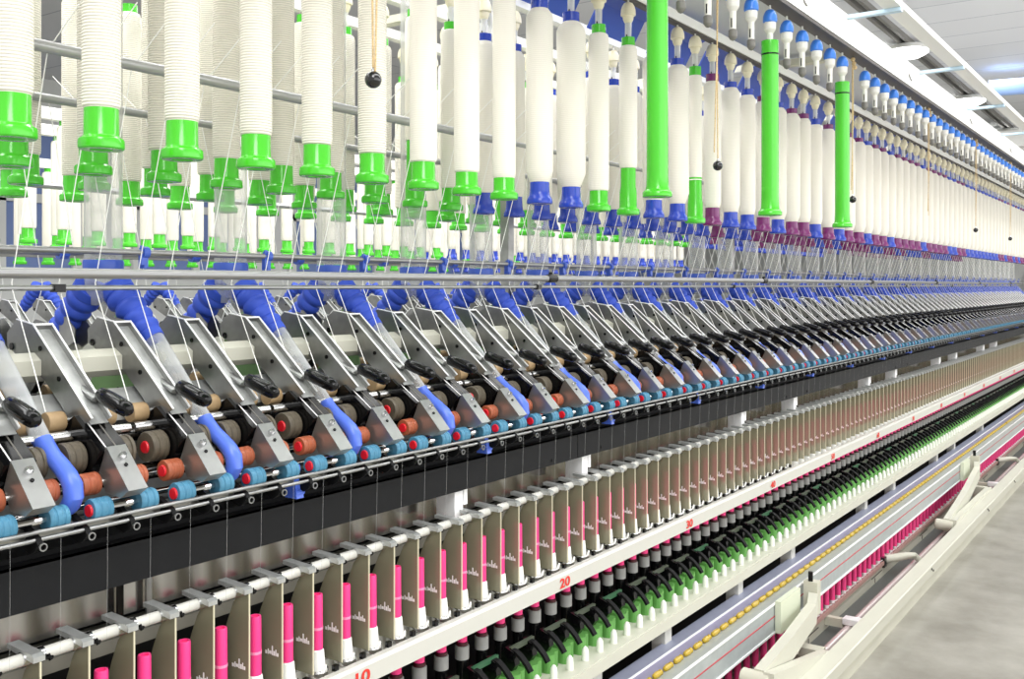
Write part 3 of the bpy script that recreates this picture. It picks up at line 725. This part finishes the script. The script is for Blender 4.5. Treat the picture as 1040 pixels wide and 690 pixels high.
# lever and black handle
lv = [q(70, 372, .012), q(81, 390, .012), q(89, 398, .012), q(99, 405, .012)]
MB().tube([(a, .010, b-.001) for a, b in lv], [.004, .008, .008, .0075], 10, flat=.6).build('lever', STEEL, arm, O)
lf = q(78, 399); MB().prism([(lf[0]+.004, lf[1]), (lf[0]-.010, lf[1]-.012), (lf[0]-.006, lf[1]+.004)], -.006, -.003).build('release_tab', BLACK, arm, O)
h0, h1 = Vector(q(96, 401)), Vector(q(126, 419))
pts = []; rs = []
for u, r in ((0, .0095), (.04, .0115), (.3, .0125), (.7, .0125), (.88, .0115), (.97, .0075), (1.0, .003)):
    p = h0.lerp(h1, u); pts.append((p.x, .010, p.y)); rs.append(r)
hd = MB().tube(pts, rs, 14).build('handle', BLACK, arm, O)
# rollers
def roller(name, L, z, ds, r, ln, m, parent=None, capm=None, grooved=True):
    x0, x1 = ds-ln/2, ds+ln/2
    if grooved: pr = [(r*.6, x0), (r*.93, x0), (r, x0+.002), (r, x0+ln*.22), (r*.93, x0+ln*.26), (r*.93, x0+ln*.34), (r, x0+ln*.38), (r, x0+ln*.62), (r*.93, x0+ln*.66), (r*.93, x0+ln*.74), (r, x0+ln*.78), (r, x1-.002), (r*.93, x1), (r*.6, x1)]
    else: pr = [(r*.6, x0), (r*.95, x0), (r, x0+.002), (r*1.0, x1-.002), (r*.95, x1), (r*.6, x1)]
    o = MB().lathe(pr, (L, 0, z), 's', 20).build(name, m, arm, O)
    if capm:
        q9 = .36 if r > .02 else .5
        c = MB().lathe([(.001, x0-.003), (r*q9, x0-.003), (r*(q9+.05), x0-.001), (r*(q9+.05), x0+.001)], (L, 0, z), 's', 16).build('end_cap', capm, o, (0, 0, 0))
        # child of a roller: shift into the roller frame
        c.location = Vector((0, 0, 0)); c.data.transform(Matrix.Translation(-Vector((-O[0], O[1], O[2]))))
    return o
axle = MB()
for L, z, a in ((1.394, -.203, .05), (1.311, -.2865, .05), (1.284, -.3185, .05)):
    axle = MB().tube([(L, -a, z), (L, a, z)], .0048, 10); axle.build('axle', CHROME, arm, O)
for sg in (-1, 1):
    roller('rear_roller', 1.394, -.203, .041*sg, .0155, .027, R_BEIGE, grooved=False)
    roller('apron_roller', 1.352, -.2535, .040*sg, .0245, .029, R_APRON, capm=R_RED if sg < 0 else None)
    roller('middle_roller', 1.311, -.2865, .038*sg, .0165, .028, R_ORANGE, capm=R_RED if sg < 0 else None)
    roller('front_roller', 1.284, -.3185, .037*sg, .0165, .029, R_BLUE, capm=R_RED if sg < 0 else None)
MB().tube([(1.366, -.066, -.222), (1.366, .066, -.222)], .0075, 12).build('cradle_bar', CHROME, arm, O)
MB().box(1.335, 1.375, -.024, -.020, -.29, -.23).box(1.335, 1.375, .018, .022, -.29, -.23).build('cradle', BLACK, arm, O)
MB().tube([(1.490, .0175, -.128), (1.490, .030, -.128)], .027, 16).build('bar_collar', mat('collar_grey', (168, 182, 178), .4), arm, O)
MB().prism([(1.45, -.17), (1.47, -.17), (1.475, -.13), (1.455, -.125)], .0175, .024).build('clip', BLACK, arm, O)
KIDS.clear()
nA = 0; first = True
ARM_S = []
for k in range(-3, 75):
    s = sa+.14*k
    if s < .36 or s > S1-.3: continue
    ARM_S.append(s)
    xe = px(1.27, s)
    if xe > 0: nA += 1
    far = nA > 30
    lab = ('steel drafting arm with black handle and rollers, %s from the left' % nth(nA)) if not far else 'small steel drafting arm with black handle far along to the right'
    if xe <= 0: lab = 'steel drafting arm cut off by the left edge of the photo'
    g = 'drafting arms of the near side' if not far else 'far drafting arms'
    if first: arm.location = W(O[0], s, O[2]); arm['label'] = lab; arm['group'] = g; first = False
    else: dup(arm, O[0], s, O[2], lab, g)
for k in range(-1, 22):
    s = sa+.14*k
    dup(arm, 2*LT-O[0], s, O[2], 'drafting arm of the far side glimpsed behind the near arms, %s from the left' % nth(k+2), 'far side drafting arms', rot=math.pi)
for k in range(26):
    dup(arm, O[0]+2.3, 1.9+.14*k, O[2], 'drafting arm of the machine behind, glimpsed through the gaps, %s from the left' % nth(k+1), 'drafting arms of the machine behind')
    if k % 2 == 0:
        dup(bel, 3.84, 1.92+.14*k, 0, 'blue bellows hose of the machine behind, %s from the left' % nth(k//2+1), 'bellows hoses of the machine behind')
        dup(bel, 3.9, 1.92+.14*k, 0, 'blue bellows hose leaning away on the machine behind, %s from the left' % nth(k//2+1), 'away leaning hoses of the machine behind', rot=math.pi)
# pale green plates at the machine centre
gp = None
for k in range(0, 40):
    s = .46+.28*k
    lab = 'pale green bracket plate behind the drafting arms, %s from the left' % nth(k+1) if k < 14 else 'pale green bracket plate far along behind the arms'
    m = MB().prism([(1.50, -.21), (1.64, -.21), (1.60, -.08), (1.55, -.05), (1.52, -.08)], s-.002, s+.002)
    if gp is None: gp = one('bracket_plate', m, GPLATE, lab, 'plate', (1.56, s, -.2), 'pale green bracket plates')
    else: dup(gp, 1.56, s, -.2, lab, 'pale green bracket plates' if k < 14 else 'far pale green bracket plates', parts=False)
# dark cable loops under the arms
cbm = MB()
for k in range(60):
    s = .4+.14*k
    cbm.tube([(1.46, s, -.17), (1.47, s+.03, -.185), (1.455, s+.07, -.19), (1.47, s+.11, -.175)], .003, 6)
o = long_one('cable_tangle', cbm, BLACK, 'tangle of dark cables lying between the drafting arms', 'cables'); o['kind'] = 'stuff'

# hooks with white rings below the rollers
hk = thing('thread_hook', '', 'hook', 1.29, 0, -.35)
MB().prism([(1.262, -.345), (1.268, -.337), (1.300, -.322), (1.318, -.350), (1.28, -.360), (1.268, -.353)], -.004, .004).build('hook_arm', BLACKM, hk, (1.29, 0, -.35))
m = MB().lathe([(.0040, -.0012), (.0056, -.0012), (.0056, .0012), (.0040, .0012), (.0040, -.0011)], (1.256, .0, -.3475), 'l', 16)
m.f = [f for f in m.f if len(f) == 4]; m.sm = [True]*len(m.f)
m.build('ring', STEEL, hk, (1.29, 0, -.35))
KIDS.clear()
first = True; n = 0; s = s_at(38, 1.27)-.07
while s < S1-.3:
    if px(1.27, s) > 0: n += 1
    lab = 'black hook with white ring end under the rollers, %s from the left' % nth(n) if n <= 40 else 'tiny black hook under the rollers far to the right'
    if first: hk.location = W(1.29, s, -.35); hk['label'] = lab; hk['group'] = 'black thread hooks'; first = False
    else: dup(hk, 1.29, s, -.35, lab, 'black thread hooks' if n <= 40 else 'far thread hooks')
    s += P

# ------------------------------------------------------------------ roving strands
def strand(path, r): return MB().tube(path, r, 6)
sn = thing('roving_strand', '', 'strand', 0, 0, 0)
bpy.data.objects.remove(sn)
st = strand([(1.292, 0, .42), (1.375, -.004, zg+.0095), (1.39, -.004, zg+.006), (1.4995, 0, .004), (1.497, 0, -.008), (1.405, .0, -.188)], .0009)
n = 0; proto = None
for s in ARM_S:
    for ds in (-.047, .030):
        xx = px(1.45, s+ds)
        if xx > -10: n += 1
        lab = 'white roving strand running down behind the thick pipe, %s from the left' % nth(max(n, 1)) if n <= 40 else 'fine white roving strand far along to the right'
        if proto is None: proto = one('roving_strand', st, YARN, lab, 'strand', (0, 0, 0), 'near side roving strands'); proto.location = W(0, s+ds, 0)
        else: dup(proto, 0, s+ds, 0, lab, 'near side roving strands' if n <= 40 else 'far roving strands', parts=False)
n = 0
for s in ARM_S[:34]:
    for ds in (-.035, .035):
        n += 1
        dup(proto, 2*LT, s+ds, 0, 'white roving strand leaning the other way behind the clear tubes, %s from the left' % nth(n), 'far side roving strands', rot=math.pi, parts=False)

# ------------------------------------------------------------------ separators, yarn bobbins, spindles
sp0 = s_at(286.5, 1.258)
sep = thing('separator', '', 'separator', 1.26, 0, -.68)
SO = (1.26, 0, -.68)
prof = [(1.258, -.676), (1.258, -.4985), (1.282, -.5015), (1.296, -.520), (1.312, -.555), (1.330, -.605), (1.338, -.640), (1.342, -.676)]
MB().prism(prof, -.0008, .0008).build('plate', SEP, sep, SO)
MB().box(1.2565, 1.2585, -.0011, .0011, -.676, -.4985).build('bright_edge', SEPE, sep, SO)
MB().prism([(1.256, -.498), (1.256, -.491), (1.262, -.4875), (1.322, -.4845), (1.322, -.491)], -.0105, .006).build('clamp', ALU, sep, SO)
MB().tube([(1.285, -.012, -.499), (1.285, .019, -.499)], .0102, 14).build('clamp_ring', CHROME, sep, SO)
MB().tube([(1.272, .012, -.501), (1.272, .026, -.503)], .0022, 6).tube([(1.274, .02, -.498), (1.27, .022, -.506)], .003, 6).build('wire_guide', BLACK, sep, SO)
mk = MB()
for a, w, z0, z1 in ((1.3045, .0035, 0, .0045), (1.2995, .0015, 0, .007), (1.297, .004, .001, .005), (1.292, .002, 0, .0125), (1.289, .003, 0, .006), (1.285, .0015, 0, .0085), (1.2825, .003, 0, .0045)):
    a -= .008; mk.box(1.29+(a-w-1.29)*1.3, 1.29+(a-1.29)*1.3, -.00135, -.0008, -.624+z0*1.25, -.624+z1*1.25)
mk.build('printed_mark', RIM, sep, SO)
# yarn bobbin on its spindle
LS = 1.284
def pirn(m_, yarn_top):
    t = thing('yarn_bobbin', '', 'bobbin', LS, 0, -.76)
    MB().lathe([(.0065, -.552), (.0065, -.5485), (.0092, -.5485), (.0098, -.551), (.0102, -.62), (.0108, -.757), (.009, -.757)], (LS, 0, 0), 'z', 20).build('tube', m_, t, (LS, 0, -.76))
    MB().lathe([(.0104, yarn_top), (.0120, yarn_top-.002), (.0165, yarn_top-.05), (.0172, -.715), (.0128, -.735), (.0112, -.736)], (LS, 0, 0), 'z', 20).build('yarn', YARN, t, (LS, 0, -.76))
    MB().lathe([(.0104, -.6065), (.0107, -.6065), (.0107, -.611), (.0104, -.611)], (LS, 0, 0), 'z', 20).build('pale_band', mat('pale_pink', (255, 150, 190), .5), t, (LS, 0, -.76))
    return t
pr1 = pirn(PINK, -.646)
ring = thing('spinning_ring', '', 'ring', LS, 0, -.69)
RO = (LS, 0, -.69)
MB().lathe([(.0185, -.692), (.0205, -.692), (.0215, -.688), (.0205, -.682), (.0195, -.680), (.0188, -.684)], (LS, 0, 0), 'z', 20).build('ring_flange', CHROME, ring, RO)
MB().box(1.252, 1.26, .012, .022, -.684, -.674).build('ring_clip', BLACK, ring, RO)
MB().tube([(1.258, -.012, -.680), (1.256, -.006, -.668), (1.26, -.002, -.680)], .0022, 6).build('lint_tuft', YARN, ring, RO)
spd = thing('spindle', '', 'spindle', LS, 0, -.895)
XO = (LS, 0, -.895)
MB().lathe([(.0118, -.766), (.0130, -.764), (.0130, -.758)], (LS, 0, 0), 'z', 18).build('dark_collar', mat('maroon_collar', (70, 12, 24), .5), spd, XO)
MB().lathe([(.0135, -.765), (.0152, -.766), (.0152, -.793), (.0135, -.794)], (LS, 0, 0), 'z', 18).build('grey_sleeve', GREYC, spd, XO)
MB().lathe([(.0122, -.794), (.0122, -.835), (.0145, -.838), (.0145, -.845)], (LS, 0, 0), 'z', 16).build('black_wharve', BLACK, spd, XO)
# green housing with a rounded front
hv = []
prof2 = [(1.335, -.0245), (1.245, -.0245)]+[(1.245-.020*math.sin(math.pi*i/8), -.0245+.049*(i/8)) for i in range(1, 8)]+[(1.245, .0245), (1.335, .0245)]
def vprism(pr, z0, z1):
    m = MB(); n_ = len(pr); vs = [(-L, s_, z0) for L, s_ in pr]+[(-L, s_, z1) for L, s_ in pr]
    return m.add(vs, [[i, (i+1) % n_, n_+(i+1) % n_, n_+i] for i in range(n_)]+[list(range(n_)), list(range(n_, 2*n_))])
def round_front(s0, w, z0, z1, L0, L1, r):
    pr = [(L1, s0-w/2), (L0, s0-w/2)]+[(L0-r*math.sin(math.pi*i/8), s0-w/2*math.cos(math.pi*i/8)) for i in range(1, 8)]+[(L0, s0+w/2), (L1, s0+w/2)]
    return vprism(pr, z0, z1)
m = round_front(-.016, .030, -.896, -.854, 1.236, 1.33, .016)
m2 = round_front(.018, .026, -.896, -.858, 1.243, 1.33, .010); m.add(m2.v, m2.f)
m.build('green_housing', HGREEN, spd, XO)
MB().prism([(1.262, -.804), (1.238, -.812), (1.234, -.84), (1.245, -.856), (1.27, -.856), (1.272, -.82)], -.013, .006).lathe([(.008, -.017), (.008, .009)], (1.245, 0, -.824), 's', 12).build('brake_bracket', BLACK, spd, XO)
MB().strip([(1.203, -.852), (1.213, -.838), (1.228, -.824), (1.240, -.816), (1.262, -.813)], -.0085, .0065, .0065).build('brake_lever', BLACKM, spd, XO)
MB().lathe([(.0085, -.896), (.0085, -.879), (.0075, -.870), (.004, -.864), (.001, -.862)], (1.200, .022, 0), 'z', 14).build('white_cone', CONE, spd, XO)
tens = {}
for c, mm in (('green', DGREEN), ('olive', OLIVE)):
    t = thing('tension_bar', '', 'bar', 1.255, 0, -.81)
    MB().box(1.249, 1.257, -.045, .045, -.815, -.805).build('bar', mm, t, (1.255, 0, -.81))
    MB().tube([(1.256, .042, -.81), (1.256, .042, -.84)], .004, 8).tube([(1.262, -.03, -.81), (1.28, -.035, -.83)], .005, 8).build('pivot', BLACK, t, (1.255, 0, -.81))
    tens[c] = t
KIDS.clear()
th = strand([(1.268, 0, -.333), (1.272, .002, -.42), (1.277, .004, -.505)], .00024)
thp = None
n = 0; ns = 0; firsts = True; used = set()
k0 = int((sp0-.40)/P)
Z0 = dict(sep=SO, )
k = -k0
while sp0+P*k < S1-.2:
    s = sp0+P*k; sc = s+P/2
    if px(1.258, s) > 90: n += 1
    nn = max(n, 1); far = n > 45
    vis = px(1.258, s) > 60
    L1_ = 'khaki separator plate with silver clamp, %s from the left' % nth(nn) if not far else 'narrow khaki separator plate far along to the right'
    L2_ = 'pink tube with white yarn cone between separators, %s from the left' % nth(nn) if not far else 'sliver of a pink tube between far separators'
    L3_ = 'steel ring on the rail around pink bobbin %s from the left' % nth(nn) if not far else 'tiny steel ring far along the ring rail'
    L4_ = 'spindle with green housing and black lever under pink bobbin %s from the left' % nth(nn) if not far else 'tiny spindle with grey sleeve and green housing far along the rail'
    sf = ' far right' if far else ''
    if firsts:
        for o_, p_, l_, g_ in ((sep, (SO[0], s, SO[2]), L1_, 'separator plates'), (pr1, (LS, sc, -.76), L2_, 'pink yarn bobbins'), (ring, (LS, sc, -.69), L3_, 'spinning rings'), (spd, (LS, sc, -.895), L4_, 'spindles')):
            o_.location = W(*p_); o_['label'] = l_; o_['group'] = g_
        firsts = False
    else:
        dup(sep, SO[0], s, SO[2], L1_, 'separator plates'+sf)
        dup(pr1, LS, sc, -.76, L2_, 'pink yarn bobbins'+sf)
        if px(LS, sc) < 800: dup(ring, LS, sc, -.69, L3_, 'spinning rings'+sf)
        if px(LS, sc) > 300: dup(spd, LS, sc, -.895, L4_, 'spindles'+sf)
    if k % 2 == 0 and px(1.25, sc) > 330:
        c = 'green' if (k//2) % 4 == 0 else 'olive'
        ns += 1
        lab = 'dark %s tension bar above the housings, %s from the left' % (c, nth(ns)) if not far else 'small dark %s tension bar far along the spindles' % c
        t = tens[c]
        if c in used: dup(t, 1.255, sc-.03, -.81, lab, 'tension bars'+sf)
        else: t.location = W(1.255, sc-.03, -.81); t['label'] = lab; t['group'] = 'tension bars'+sf; used.add(c)
    labt = 'fine yarn thread crossing the black cover, %s from the left' % nth(nn) if not far else 'barely visible yarn thread far along the black cover'
    if thp is None: thp = one('yarn_thread', th, THREAD, labt, 'thread', (0, 0, 0), 'yarn threads'); thp.location = W(0, sc, 0)
    else: dup(thp, 0, sc, 0, labt, 'yarn threads'+sf, parts=False)
    k += 1

# pink empty tubes on the peg belt
pe = thing('empty_tube', '', 'tube', 1.105, 0, -1.17)
MB().lathe([(.0080, -1.158), (.0102, -1.158), (.0100, -1.06), (.0092, -.992), (.006, -.992), (.006, -.996)], (1.105, 0, 0), 'z', 18).build('pink_tube', PINKD, pe, (1.105, 0, -1.17))
MB().lathe([(.009, -1.170), (.009, -1.164), (.005, -1.160), (.005, -1.15)], (1.105, 0, 0), 'z', 10).tube([(1.097, .004, -1.164), (1.088, .01, -1.158)], .0022, 6).build('peg', RIM, pe, (1.105, 0, -1.17))
KIDS.clear()
s = s_at(826.7, 1.105)
k = -22; n = 0; first = True
while s+P*k < S1-.2:
    sc = s+P*k
    if px(1.105, sc) > 640:
        n += 1
        far = n > 45
        lab = 'bright pink empty tube standing on the peg belt, %s from the left' % nth(n) if not far else 'tiny bright pink empty tube far along the peg belt'
        g = 'pink empty tubes on the belt' if not far else 'far pink empty tubes'
        if first: pe.location = W(1.105, sc, -1.17); pe['label'] = lab; pe['group'] = g; first = False
        else: dup(pe, 1.105, sc, -1.17, lab, g)
    k += 1

# ------------------------------------------------------------------ light and camera
w = bpy.data.worlds.new('World'); scn.world = w; w.use_nodes = True
w.node_tree.nodes['Background'].inputs['Color'].default_value = (1, .995, .98, 1)
w.node_tree.nodes['Background'].inputs['Strength'].default_value = .92
def area(name, L, s, z, sx, sy, power, rot=(0, 0, 0)):
    l = bpy.data.lights.new(name, 'AREA'); l.shape = 'RECTANGLE'; l.size = sx; l.size_y = sy; l.energy = power
    o = bpy.data.objects.new(name, l); COL.objects.link(o); o.location = W(L, s, z); o.rotation_euler = rot
    return o
area('aisle_ceiling_light', -.3, 6, CZ-.05, .8, 14, 250)
area('back_aisle_ceiling_light', 2.9, 6, CZ-.08, .8, 16, 380)
area('creel_ceiling_light', 1.75, 6, CZ-.08, .5, 16, 150)  # added fill that brightens the rear bobbin rows, no real fitting here
area('far_aisle_ceiling_light', 6.0, 8, CZ-.08, 1.0, 18, 160)
area('window_wall_daylight', -3.3, 6, .5, 2.0, 16, 190, (0, math.radians(90), 0))  # added soft fill from the aisle side, no window behind it
area('camera_side_ceiling_light', -1.0, -.8, CZ-.1, 1.6, 1.6, 90, (math.radians(40), 0, math.radians(20)))  # added tilted fill aimed at the machine front, not a real fitting
cam = bpy.data.cameras.new('camera'); co = bpy.data.objects.new('camera', cam); COL.objects.link(co)
cam.sensor_width = 36; cam.lens = 36*F/1040; cam.shift_y = -(345-VY)/1040; cam.clip_start = .05; cam.clip_end = 100
co.location = (0, 0, H); co.rotation_euler = (math.pi/2, 0, TH)
scn.camera = co
scn.view_settings.view_transform = 'Standard'; scn.view_settings.look = 'None'; scn.view_settings.exposure = 0
scn.cycles.transparent_max_bounces = 24; scn.cycles.max_bounces = 7; scn.cycles.use_denoising = True
scn.cycles.sample_clamp_indirect = 6
